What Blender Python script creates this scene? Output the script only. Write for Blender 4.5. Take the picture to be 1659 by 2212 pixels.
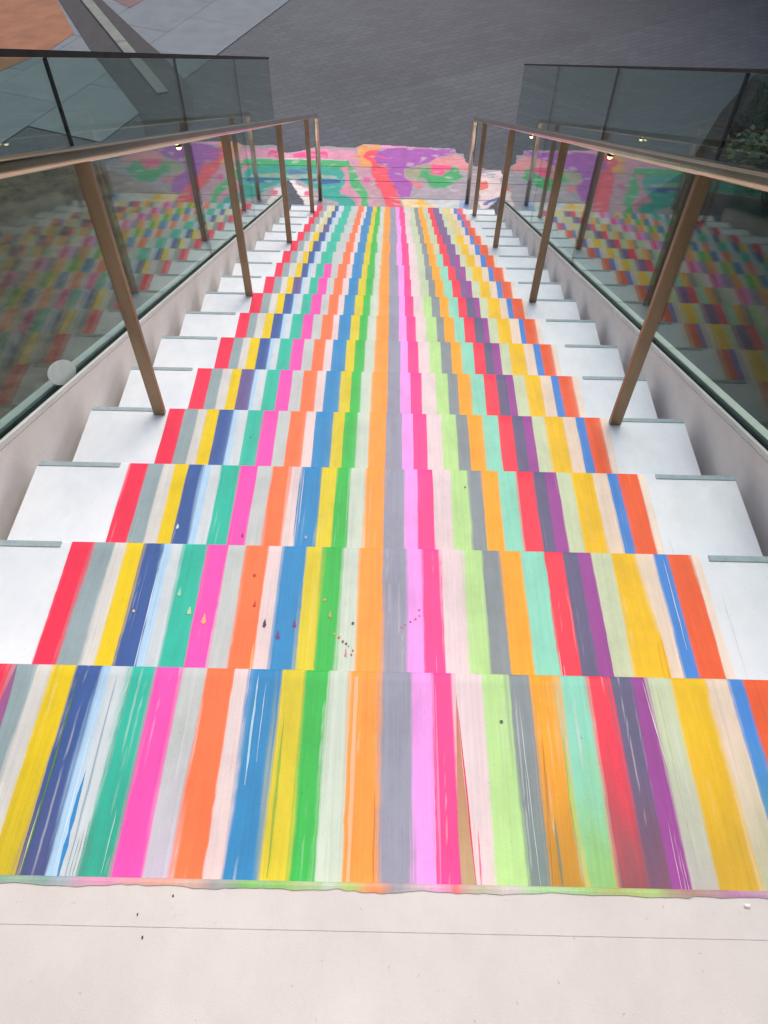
import bpy, bmesh, math, random
from mathutils import Vector, Matrix, noise
random.seed(7)
for o in list(bpy.data.objects): bpy.data.objects.remove(o, do_unlink=True)
scene = bpy.context.scene
C = scene.collection
R = math.radians

# ------------------------------------------------------------------ camera
GZ = 4.153                                # camera height above the plaza
cam_d = bpy.data.cameras.new('camera'); cam = bpy.data.objects.new('camera', cam_d); C.objects.link(cam)
cam_d.sensor_fit = 'HORIZONTAL'; cam_d.sensor_width = 36.0; cam_d.lens = 1603.69 / 1659 * 36.0
cam_d.clip_start = 0.02; cam_d.clip_end = 2000
pit, yaw, roll = R(51.951), R(0.050), R(1.2826)
fw = Vector((math.sin(yaw)*math.cos(pit), math.cos(yaw)*math.cos(pit), -math.sin(pit)))
rt = Vector((math.cos(yaw), -math.sin(yaw), 0)); up = rt.cross(fw)
r2 = rt*math.cos(roll) + up*math.sin(roll); u2 = up*math.cos(roll) - rt*math.sin(roll)
m = Matrix((r2, u2, -fw)).transposed().to_4x4(); m.translation = Vector((0, 0, GZ))
cam.matrix_world = m
scene.camera = cam

# ------------------------------------------------------------------ sky, sun, exposure
SUN_EL, SUN_AZ = R(58), R(20)             # soft light from high in front, a little to the right
w = bpy.data.worlds.new('World'); scene.world = w; w.use_nodes = True
nt = w.node_tree; nt.nodes.clear()
sky = nt.nodes.new('ShaderNodeTexSky'); sky.sky_type = 'NISHITA'; sky.sun_disc = False
sky.sun_elevation = SUN_EL; sky.sun_rotation = SUN_AZ; sky.air_density = 1.0; sky.dust_density = 6.0; sky.ozone_density = 1.0
bg = nt.nodes.new('ShaderNodeBackground'); bg.inputs['Strength'].default_value = 0.15
wo = nt.nodes.new('ShaderNodeOutputWorld')
nt.links.new(sky.outputs[0], bg.inputs[0]); nt.links.new(bg.outputs[0], wo.inputs[0])
sd = bpy.data.lights.new('sun', 'SUN'); sd.energy = 0.8; sd.angle = R(60); sd.color = (1.0, 0.95, 0.88)
sun = bpy.data.objects.new('sun', sd); C.objects.link(sun)
sdir = Vector((math.sin(SUN_AZ)*math.cos(SUN_EL), math.cos(SUN_AZ)*math.cos(SUN_EL), math.sin(SUN_EL)))
sun.rotation_euler = sdir.to_track_quat('Z', 'Y').to_euler(); sun.location = (0, 0, 12)
scene.view_settings.view_transform = 'Standard'; scene.view_settings.look = 'None'
scene.view_settings.exposure = 0.10; scene.view_settings.gamma = 1.0; scene.view_settings.use_curve_mapping = False

# ------------------------------------------------------------------ helpers
def lin(c):
    return tuple((v/255/12.92 if v/255 <= .04045 else ((v/255+.055)/1.055)**2.4) for v in c)
def tag(o, label=None, cat=None, group=None, kind=None):
    if label: o['label'] = label
    if cat: o['category'] = cat
    if group: o['group'] = group
    if kind: o['kind'] = kind
    return o
def empty(name, loc=(0, 0, 0)):
    o = bpy.data.objects.new(name, None); C.objects.link(o); o.location = loc; o.empty_display_size = .1
    return o
def link(name, me, mat=None, parent=None, loc=None):
    o = bpy.data.objects.new(name, me); C.objects.link(o)
    if mat and not me.materials: me.materials.append(mat)
    if parent:
        o.parent = parent
        if loc is None:
            o.location = (-parent_world(parent))
        else:
            o.location = Vector(loc) - parent_world(parent)
    elif loc is not None: o.location = loc
    return o
def parent_world(p):
    v = Vector((0, 0, 0))
    while p: v += p.location; p = p.parent
    return v
def from_bm(name, bm, mat=None, parent=None, smooth=False):
    me = bpy.data.meshes.new(name); bm.normal_update(); bm.to_mesh(me); bm.free()
    if smooth:
        for f in me.polygons: f.use_smooth = True
    return link(name, me, mat, parent)
def add_box(bm, x0, x1, y0, y1, z0, z1, bevel=0):
    g = bmesh.ops.create_cube(bm, size=1)
    for v in g['verts']:
        v.co = Vector((x0+(v.co.x+.5)*(x1-x0), y0+(v.co.y+.5)*(y1-y0), z0+(v.co.z+.5)*(z1-z0)))
    if bevel:
        es = list({e for v in g['verts'] for e in v.link_edges})
        bmesh.ops.bevel(bm, geom=es, offset=bevel, segments=2, affect='EDGES', profile=.6)
def box(name, mat, parent, x0, x1, y0, y1, z0, z1, bevel=0):
    bm = bmesh.new(); add_box(bm, x0, x1, y0, y1, z0, z1, bevel); return from_bm(name, bm, mat, parent)
def prism(bm, prof, x0f, x1f):
    """profile list of (y,z) extruded across x; x0f/x1f are functions of y"""
    a = [bm.verts.new((x0f(y), y, z)) for y, z in prof]; b = [bm.verts.new((x1f(y), y, z)) for y, z in prof]
    n = len(prof)
    bm.faces.new(a); bm.faces.new(b[::-1])
    for i in range(n): bm.faces.new((a[i], b[i], b[(i+1) % n], a[(i+1) % n]))
    bmesh.ops.recalc_face_normals(bm, faces=bm.faces)
def pwr(v, sec): return math.copysign(abs(v)**(.5 if sec else 1), v)
def sweep(bm, path, rad, seg=14, cap=True, sec=None):
    rings = []
    for i, p in enumerate(path):
        p = Vector(p)
        t = (Vector(path[min(i+1, len(path)-1)]) - Vector(path[max(i-1, 0)])).normalized()
        s = t.cross(Vector((1, 0, 0))).normalized(); q = t.cross(s).normalized()
        rings.append([bm.verts.new(p + (sec[1] if sec else rad)*pwr(math.cos(a), sec)*s + (sec[0] if sec else rad)*pwr(math.sin(a), sec)*q) for a in [2*math.pi*k/seg for k in range(seg)]])
    for A, B in zip(rings, rings[1:]):
        for k in range(seg): bm.faces.new((A[k], A[(k+1) % seg], B[(k+1) % seg], B[k]))
    if cap: bm.faces.new(rings[0][::-1]); bm.faces.new(rings[-1])
    bmesh.ops.recalc_face_normals(bm, faces=bm.faces)

# ------------------------------------------------------------------ materials
def mat(name):
    m = bpy.data.materials.new(name); m.use_nodes = True
    return m, m.node_tree, m.node_tree.nodes['Principled BSDF']
def N(t, kind, **kw):
    n = t.nodes.new(kind)
    for k, v in kw.items():
        if k in n.inputs: n.inputs[k].default_value = v
        else: setattr(n, k, v)
    return n
def coords(t, scale=(1, 1, 1), rot=0):
    tc = N(t, 'ShaderNodeNewGeometry'); mp = N(t, 'ShaderNodeMapping')
    mp.inputs['Scale'].default_value = scale; mp.inputs['Rotation'].default_value = (0, 0, rot)
    t.links.new(tc.outputs['Position'], mp.inputs['Vector']); return mp.outputs[0]
def grime(t, col, b, amount=.13):
    n = N(t, 'ShaderNodeTexNoise', Scale=9.0, Detail=9.0, Roughness=.72); t.links.new(coords(t, (1, .6, 1)), n.inputs['Vector'])
    cr = N(t, 'ShaderNodeValToRGB'); e = cr.color_ramp.elements; e[0].position = .36; e[0].color = (1-amount, 1-amount, 1-amount*.95, 1); e[1].position = .56; e[1].color = (1, 1, 1, 1)
    t.links.new(n.outputs[0], cr.inputs[0])
    n2 = N(t, 'ShaderNodeTexNoise', Scale=120.0, Detail=4.0, Roughness=.7); t.links.new(coords(t, (1, 1, 1)), n2.inputs['Vector'])
    c2 = N(t, 'ShaderNodeValToRGB'); e = c2.color_ramp.elements; e[0].position = .27; e[0].color = (.72, .71, .70, 1); e[1].position = .33; e[1].color = (1, 1, 1, 1)
    t.links.new(n2.outputs[0], c2.inputs[0])
    m1 = N(t, 'ShaderNodeMix', data_type='RGBA', blend_type='MULTIPLY'); m1.inputs[0].default_value = 1; t.links.new(col, m1.inputs[6]); t.links.new(cr.outputs[0], m1.inputs[7])
    m2 = N(t, 'ShaderNodeMix', data_type='RGBA', blend_type='MULTIPLY'); m2.inputs[0].default_value = 1; t.links.new(m1.outputs[2], m2.inputs[6]); t.links.new(c2.outputs[0], m2.inputs[7])
    t.links.new(m2.outputs[2], b.inputs['Base Color'])
def noisy(name, c1, c2, scale=6, rough=.6, bump=.15, bscale=180, stretch=(1, 1, 1), lo=.35, hi=.65, metallic=0, spec=.4, dirt=0):
    m, t, b = mat(name)
    n = N(t, 'ShaderNodeTexNoise', Scale=scale, Detail=6.0, Roughness=.62); t.links.new(coords(t, stretch), n.inputs['Vector'])
    cr = N(t, 'ShaderNodeValToRGB'); cr.color_ramp.elements[0].position = lo; cr.color_ramp.elements[1].position = hi
    cr.color_ramp.elements[0].color = (*lin(c1), 1); cr.color_ramp.elements[1].color = (*lin(c2), 1)
    t.links.new(n.outputs[0], cr.inputs[0]); t.links.new(cr.outputs[0], b.inputs['Base Color'])
    if dirt: grime(t, cr.outputs[0], b, dirt)
    n2 = N(t, 'ShaderNodeTexNoise', Scale=bscale, Detail=4.0); t.links.new(coords(t), n2.inputs['Vector'])
    bp = N(t, 'ShaderNodeBump', Strength=bump, Distance=.004); t.links.new(n2.outputs[0], bp.inputs['Height']); t.links.new(bp.outputs[0], b.inputs['Normal'])
    b.inputs['Roughness'].default_value = rough; b.inputs['Metallic'].default_value = metallic; b.inputs['Specular IOR Level'].default_value = spec
    return m
M_WHITE = noisy('white_paint', (222, 231, 240), (234, 240, 246), scale=3.5, rough=.6, bump=.1, bscale=260, dirt=.07)
M_LAND = noisy('shaded_landing_paint', (214, 209, 207), (228, 223, 220), scale=2.2, rough=.7, bump=.1, bscale=420, dirt=.06)  # base colour kept lower to stand in for the building's shade on the landing
M_KERB = noisy('beige_render', (228, 221, 215), (236, 230, 224), scale=4, rough=.7, bump=.15, bscale=150, dirt=.08)
M_COPE = noisy('coping_aluminium', (205, 206, 202), (222, 221, 216), scale=5, rough=.45, bump=.05)
M_DARK = noisy('black_gasket', (12, 11, 22), (22, 20, 34), scale=20, rough=.5, bump=.1)
M_STRIP = noisy('grey_grit_strip', (152, 172, 178), (172, 190, 195), scale=60, rough=.9, bump=.3, bscale=700)
M_BRONZE = noisy('bronze_metal', (130, 108, 84), (154, 130, 102), scale=9, rough=.32, bump=.04, metallic=.6, stretch=(1, 1, .3))
M_RAIL = noisy('brushed_bronze', (206, 188, 160), (224, 208, 182), scale=9, rough=.14, bump=.03, metallic=1.0, stretch=(1, .3, 1))
M_TRIM = noisy('dark_trim', (44, 44, 44), (62, 60, 58), scale=12, rough=.45, bump=.05, metallic=.5)
M_SOIL_L = noisy('brown_mulch', (60, 52, 44), (104, 92, 78), scale=5, rough=.95, bump=1.0, bscale=60)
M_SOIL_R = noisy('dark_soil', (26, 22, 20), (48, 42, 36), scale=5, rough=.95, bump=1.0, bscale=60)
M_DPAVE = noisy('dark_band_paving', (54, 55, 58), (64, 64, 68), scale=7, rough=.8, bump=.3)
M_PALE = noisy('pale_concrete', (112, 117, 116), (128, 132, 128), scale=6, rough=.8, bump=.3)
M_ORANGE = noisy('terracotta_paving', (134, 92, 70), (152, 106, 80), scale=3, rough=.85, bump=.4, bscale=90)
M_PINKP = noisy('rose_paving', (112, 92, 94), (124, 100, 100), scale=3, rough=.85, bump=.4)
M_SPECK = noisy('dark_speck', (60, 58, 56), (84, 80, 78), scale=40, rough=.9)
M_FLAKE = noisy('white_flake', (236, 236, 236), (245, 245, 243), scale=40, rough=.7)

def slab_material():
    m, t, b = mat('blue_grey_slab')
    oi = N(t, 'ShaderNodeObjectInfo')
    n = N(t, 'ShaderNodeTexNoise', Scale=4.0, Detail=6.0); t.links.new(coords(t), n.inputs['Vector'])
    mx = N(t, 'ShaderNodeMath', operation='MULTIPLY_ADD'); mx.inputs[1].default_value = .25; t.links.new(oi.outputs['Random'], mx.inputs[0]); t.links.new(n.outputs[0], mx.inputs[2])
    cr = N(t, 'ShaderNodeValToRGB'); e = cr.color_ramp.elements
    e[0].position = .35; e[0].color = (*lin((102, 112, 121)), 1); e[1].position = 1.0; e[1].color = (*lin((120, 128, 136)), 1)
    t.links.new(mx.outputs[0], cr.inputs[0]); t.links.new(cr.outputs[0], b.inputs['Base Color']); b.inputs['Roughness'].default_value = .8
    return m
M_SLAB = slab_material()

def plaza_material(name='plaza_pavers', k=1.0, rot=-30):
    m, t, b = mat(name)
    br = N(t, 'ShaderNodeTexBrick', Scale=1.0); br.inputs['Brick Width'].default_value = .21; br.inputs['Row Height'].default_value = .105
    br.inputs['Mortar Size'].default_value = .006; br.inputs['Mortar Smooth'].default_value = .3; br.inputs['Bias'].default_value = 0
    br.inputs['Color1'].default_value = (*lin((71, 76, 86)), 1); br.inputs['Color2'].default_value = (*lin((79, 84, 94)), 1); br.inputs['Mortar'].default_value = (*lin((60, 64, 72)), 1)
    t.links.new(coords(t, rot=R(rot)), br.inputs['Vector'])
    n = N(t, 'ShaderNodeTexNoise', Scale=.55, Detail=7.0, Roughness=.6); t.links.new(coords(t), n.inputs['Vector'])
    cr = N(t, 'ShaderNodeValToRGB'); e = cr.color_ramp.elements; e[0].position = .3; e[0].color = (.80*k, .80*k, .82*k, 1); e[1].position = .72; e[1].color = (1.14*k, 1.13*k, 1.12*k, 1)
    t.links.new(n.outputs[0], cr.inputs[0])
    mx = N(t, 'ShaderNodeMix', data_type='RGBA', blend_type='MULTIPLY'); mx.inputs[0].default_value = 1
    t.links.new(br.outputs[0], mx.inputs[6]); t.links.new(cr.outputs[0], mx.inputs[7]); t.links.new(mx.outputs[2], b.inputs['Base Color'])
    bp = N(t, 'ShaderNodeBump', Strength=.4, Distance=.004); bp.invert = True; t.links.new(br.outputs['Fac'], bp.inputs['Height']); t.links.new(bp.outputs[0], b.inputs['Normal'])
    b.inputs['Roughness'].default_value = .75
    return m
M_PLAZA = plaza_material(); M_APRON = plaza_material('apron_pavers', 1.16, -30)

def paint_material(name='poured_paint', streak=True):
    """house paint: pigment comes from the film's own colour layer, brushed streaks along the run"""
    m, t, b = mat(name)
    at = N(t, 'ShaderNodeVertexColor', layer_name='pigment')
    n = N(t, 'ShaderNodeTexNoise', Scale=1.0, Detail=5.0, Roughness=.6)
    t.links.new(coords(t, (240, 5, 20) if streak else (14, 30, 14)), n.inputs['Vector'])
    cr = N(t, 'ShaderNodeValToRGB'); e = cr.color_ramp.elements; e[0].position = .25; e[0].color = (.90, .90, .91, 1); e[1].position = .72; e[1].color = (1.03, 1.03, 1.03, 1)
    t.links.new(n.outputs[0], cr.inputs[0])
    mx = N(t, 'ShaderNodeMix', data_type='RGBA', blend_type='MULTIPLY'); mx.inputs[0].default_value = 1
    t.links.new(at.outputs[0], mx.inputs[6]); t.links.new(cr.outputs[0], mx.inputs[7])
    # worn, chalky places where the undercoat shows
    n3 = N(t, 'ShaderNodeTexNoise', Scale=1.0, Detail=8.0, Roughness=.7); t.links.new(coords(t, (160, 9, 20) if streak else (6, 9, 6)), n3.inputs['Vector'])
    c3 = N(t, 'ShaderNodeValToRGB'); e = c3.color_ramp.elements; e[0].position = .70; e[0].color = (0, 0, 0, 1); e[1].position = .84; e[1].color = (.4, .4, .4, 1)
    t.links.new(n3.outputs[0], c3.inputs[0])
    m2 = N(t, 'ShaderNodeMix', data_type='RGBA', blend_type='MIX'); t.links.new(c3.outputs[0], m2.inputs[0]); t.links.new(mx.outputs[2], m2.inputs[6]); m2.inputs[7].default_value = (*lin((215, 213, 212)), 1)
    grime(t, m2.outputs[2], b)
    n2 = N(t, 'ShaderNodeTexNoise', Scale=260.0, Detail=4.0); t.links.new(coords(t), n2.inputs['Vector'])
    bp = N(t, 'ShaderNodeBump', Strength=.12, Distance=.003); t.links.new(n2.outputs[0], bp.inputs['Height']); t.links.new(bp.outputs[0], b.inputs['Normal'])
    b.inputs['Roughness'].default_value = .5; b.inputs['Specular IOR Level'].default_value = .3
    return m
M_PAINT = paint_material(); M_FLOORP = paint_material('floor_paint', False)

def glass_material():
    m = bpy.data.materials.new('tinted_glass'); m.use_nodes = True; t = m.node_tree; t.nodes.clear()
    g = N(t, 'ShaderNodeNewGeometry'); d = N(t, 'ShaderNodeVectorMath', operation='DOT_PRODUCT')
    t.links.new(g.outputs['Incoming'], d.inputs[0]); t.links.new(g.outputs['Normal'], d.inputs[1])
    ab = N(t, 'ShaderNodeMath', operation='ABSOLUTE'); t.links.new(d.outputs['Value'], ab.inputs[0])
    om = N(t, 'ShaderNodeMath', operation='SUBTRACT'); om.inputs[0].default_value = 1; t.links.new(ab.outputs[0], om.inputs[1])
    pw = N(t, 'ShaderNodeMath', operation='POWER'); pw.inputs[1].default_value = 7; t.links.new(om.outputs[0], pw.inputs[0])
    fr = N(t, 'ShaderNodeMath', operation='MULTIPLY_ADD'); fr.inputs[1].default_value = 2.5; fr.inputs[2].default_value = .010; fr.use_clamp = True; t.links.new(pw.outputs[0], fr.inputs[0])
    tr = N(t, 'ShaderNodeBsdfTransparent'); tr.inputs[0].default_value = (.735, .83, .80, 1)
    gl = N(t, 'ShaderNodeBsdfGlossy'); gl.inputs['Roughness'].default_value = .032; gl.inputs[0].default_value = (.78, .86, .84, 1)
    mx = N(t, 'ShaderNodeMixShader'); t.links.new(fr.outputs[0], mx.inputs[0]); t.links.new(tr.outputs[0], mx.inputs[1]); t.links.new(gl.outputs[0], mx.inputs[2])
    o = N(t, 'ShaderNodeOutputMaterial'); t.links.new(mx.outputs[0], o.inputs[0])
    return m
M_GLASS = glass_material()
def emit(name, col, s):
    m, t, b = mat(name); b.inputs['Base Color'].default_value = (.9, .8, .6, 1)
    b.inputs['Emission Color'].default_value = (*col, 1); b.inputs['Emission Strength'].default_value = s; return m
M_LED = emit('warm_led', (1.0, .72, .25), 14)
M_REFL = noisy('pale_reflection', (186, 204, 200), (200, 214, 210), scale=20, rough=.6)  # flat pale colour of the reflection spot on the left glass

def leaf_material(name, c1, c2):
    m, t, b = mat(name)
    n = N(t, 'ShaderNodeTexNoise', Scale=2.5, Detail=3.0); t.links.new(coords(t), n.inputs['Vector'])
    cr = N(t, 'ShaderNodeValToRGB'); e = cr.color_ramp.elements; e[0].position = .3; e[0].color = (*lin(c1), 1); e[1].position = .7; e[1].color = (*lin(c2), 1)
    t.links.new(n.outputs[0], cr.inputs[0]); t.links.new(cr.outputs[0], b.inputs['Base Color']); b.inputs['Roughness'].default_value = .55
    return m
M_LEAF = leaf_material('dark_leaf', (22, 40, 20), (48, 70, 36)); M_LEAF2 = leaf_material('grass_blade', (34, 56, 20), (66, 88, 38)); M_LEAF3 = leaf_material('dry_leaf', (70, 76, 44), (98, 96, 62))
M_STEM = noisy('stem_bark', (60, 46, 36), (84, 66, 52), scale=30, rough=.9)

# ------------------------------------------------------------------ stair measurements (metres; plaza level is z = 0)
Y0, GO, RI = 0.614, 0.400, 0.17018
def ny(n): return Y0 + n*GO                        # nosing position
def nz(n): return GZ - (1.26 + n*RI)               # nosing height; nz(17) = 0
def nline(y): return GZ - (1.26 + (y - Y0)/GO*RI)  # line through the nosings
def xl(y): return -1.038                           # inner faces of the side walls
def xr(y): return 1.053 + .0075*(y - 1.8)
def tr(y): return 1.006 + .0075*(y - 1.8)          # right-hand end of the treads
LAND_Z = nz(-1); LAND_Y = ny(-1) + .008
# ------------------------------------------------------------------ ground
def sheet(name, pts, z, m, label=None, cat=None, kind=None, parent=None, thick=0):
    bm = bmesh.new(); f = bm.faces.new([bm.verts.new((x, y, z)) for x, y in pts])
    if f.normal.z < 0: f.normal_flip()
    bm.normal_update()
    if f.normal.z < 0: bmesh.ops.reverse_faces(bm, faces=[f])
    if thick:
        g = bmesh.ops.extrude_face_region(bm, geom=[f])
        for v in [e for e in g['geom'] if isinstance(e, bmesh.types.BMVert)]: v.co.z += thick
        bmesh.ops.recalc_face_normals(bm, faces=bm.faces)
    o = from_bm(name, bm, m, parent); tag(o, label, cat, kind=kind); return o
plaza = sheet('plaza', [(-400, -300), (400, -300), (400, 500), (-400, 500)], 0, M_PLAZA, kind='structure', label='dark grey paved plaza beyond the foot of the stairs')

sheet('apron', [(-1.0, 6.0), (-2.9, 8.3), (-1.9, 8.95), (-.11, 10.03), (1.97, 11.3), (5.0, 13.2), (9, 15.6), (9, 9.5), (3.4, 8.3), (1.2, 6.0)], .0014, M_APRON, kind='structure', label='slightly paler paving around the foot of the stairs')
# blue grey slab path that crosses the plaza at the left; every slab is a piece
path = empty('path', (-2.6, 10.6, .0)); tag(path, 'band of large blue grey paving slabs beyond the left glass', kind='structure')
pd = Vector((.35, .937)); pn = Vector((-.937, .35)); po = Vector((-1.6, 13.19))
sl_mesh = {}
for i in range(7):
    for j in range(-6, 6):
        L, Wd = 1.24, 1.02
        a0, a1 = j*L + (i % 2)*.62, (j+1)*L + (i % 2)*.62
        b0, b1 = i*Wd, (i+1)*Wd
        c = po + pd*((a0+a1)/2) + pn*((b0+b1)/2)
        if c.y < 8.15: continue
        if 'm' not in sl_mesh:
            bm = bmesh.new(); add_box(bm, -L/2+.002, L/2-.002, -Wd/2+.002, Wd/2-.002, -.03, .012, .004)
            me = bpy.data.meshes.new('slab'); bm.to_mesh(me); bm.free(); me.materials.append(M_SLAB); sl_mesh['m'] = me
        o = link('slab', sl_mesh['m'], None, path, (c.x, c.y, random.uniform(0, .002))); o.rotation_euler = (0, random.uniform(-.001, .001), math.atan2(pd.y, pd.x))
sheet('terracotta_paving', [(-4.50, 11.67), (-4.66, 11.13), (-5.11, 10.36), (-6.6, 8.2), (-14, 8.2), (-14, 22), (-9.8, 22), (-5.13, 12.98)], .017, M_ORANGE, kind='structure', label='orange terracotta paving at the top left corner')
sheet('rose_paving', [(-4.31, 13.03), (-3.95, 12.67), (-3.80, 13.06), (-3.4, 14.6), (-5.2, 14.6)], .017, M_PINKP, kind='structure', label='small rose coloured patch of paving at the top edge')
band = [(-5.11, 12.98), (-4.15, 11.16), (-3.07, 9.31), (-2.72, 8.42), (-2.35, 9.1), (-2.55, 10.0), (-3.14, 11.02), (-3.41, 11.4), (-4.46, 13.01), (-8.2, 20), (-9.1, 20)]
sheet('dark_paving', band, .021, M_DPAVE, kind='structure', label='dark diagonal paving band at the top left')
kb = empty('kerb_stone', (-3.8, 11.4, .02)); tag(kb, 'long pale concrete kerb lying diagonally in the dark paving band', 'kerb')
A, B = Vector((-2.87, 9.80)), Vector((-8.2, 19.1)); kd = (B-A).normalized(); kn = Vector((-kd.y, kd.x)); kl = (B-A).length
for k in range(6):
    a, b = A + kd*(kl*k/6 + .002), A + kd*(kl*(k+1)/6 - .002); h = .075
    bm = bmesh.new(); prof = [a+kn*h, a-kn*h, b-kn*h, b+kn*h]
    lo = [bm.verts.new((p.x, p.y, .022)) for p in prof]; hi = [bm.verts.new((p.x, p.y, .045)) for p in prof]
    bm.faces.new(lo); bm.faces.new(hi)
    for q in range(4): bm.faces.new((lo[q], lo[(q+1) % 4], hi[(q+1) % 4], hi[q]))
    bmesh.ops.recalc_face_normals(bm, faces=bm.faces)
    bmesh.ops.bevel(bm, geom=list(bm.edges), offset=.008, segments=1, affect='EDGES')
    from_bm('stone', bm, M_PALE, kb)
sheet('mulch_bed', [(-1.25, -3), (-9, -3), (-9, 7.5), (-4.6, 8.2), (-3.4, 8.1), (-1.25, 6.9)], .008, M_SOIL_L, kind='structure', label='brown mulch bed seen through the left glass')
sheet('soil_bed', [(1.32, -3), (10, -3), (10, 11.2), (4.9, 10.9), (4.1, 9.7), (3.3, 8.2), (1.75, 6.6)], .008, M_SOIL_R, kind='structure', label='dark soil bed seen through the right glass')

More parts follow.
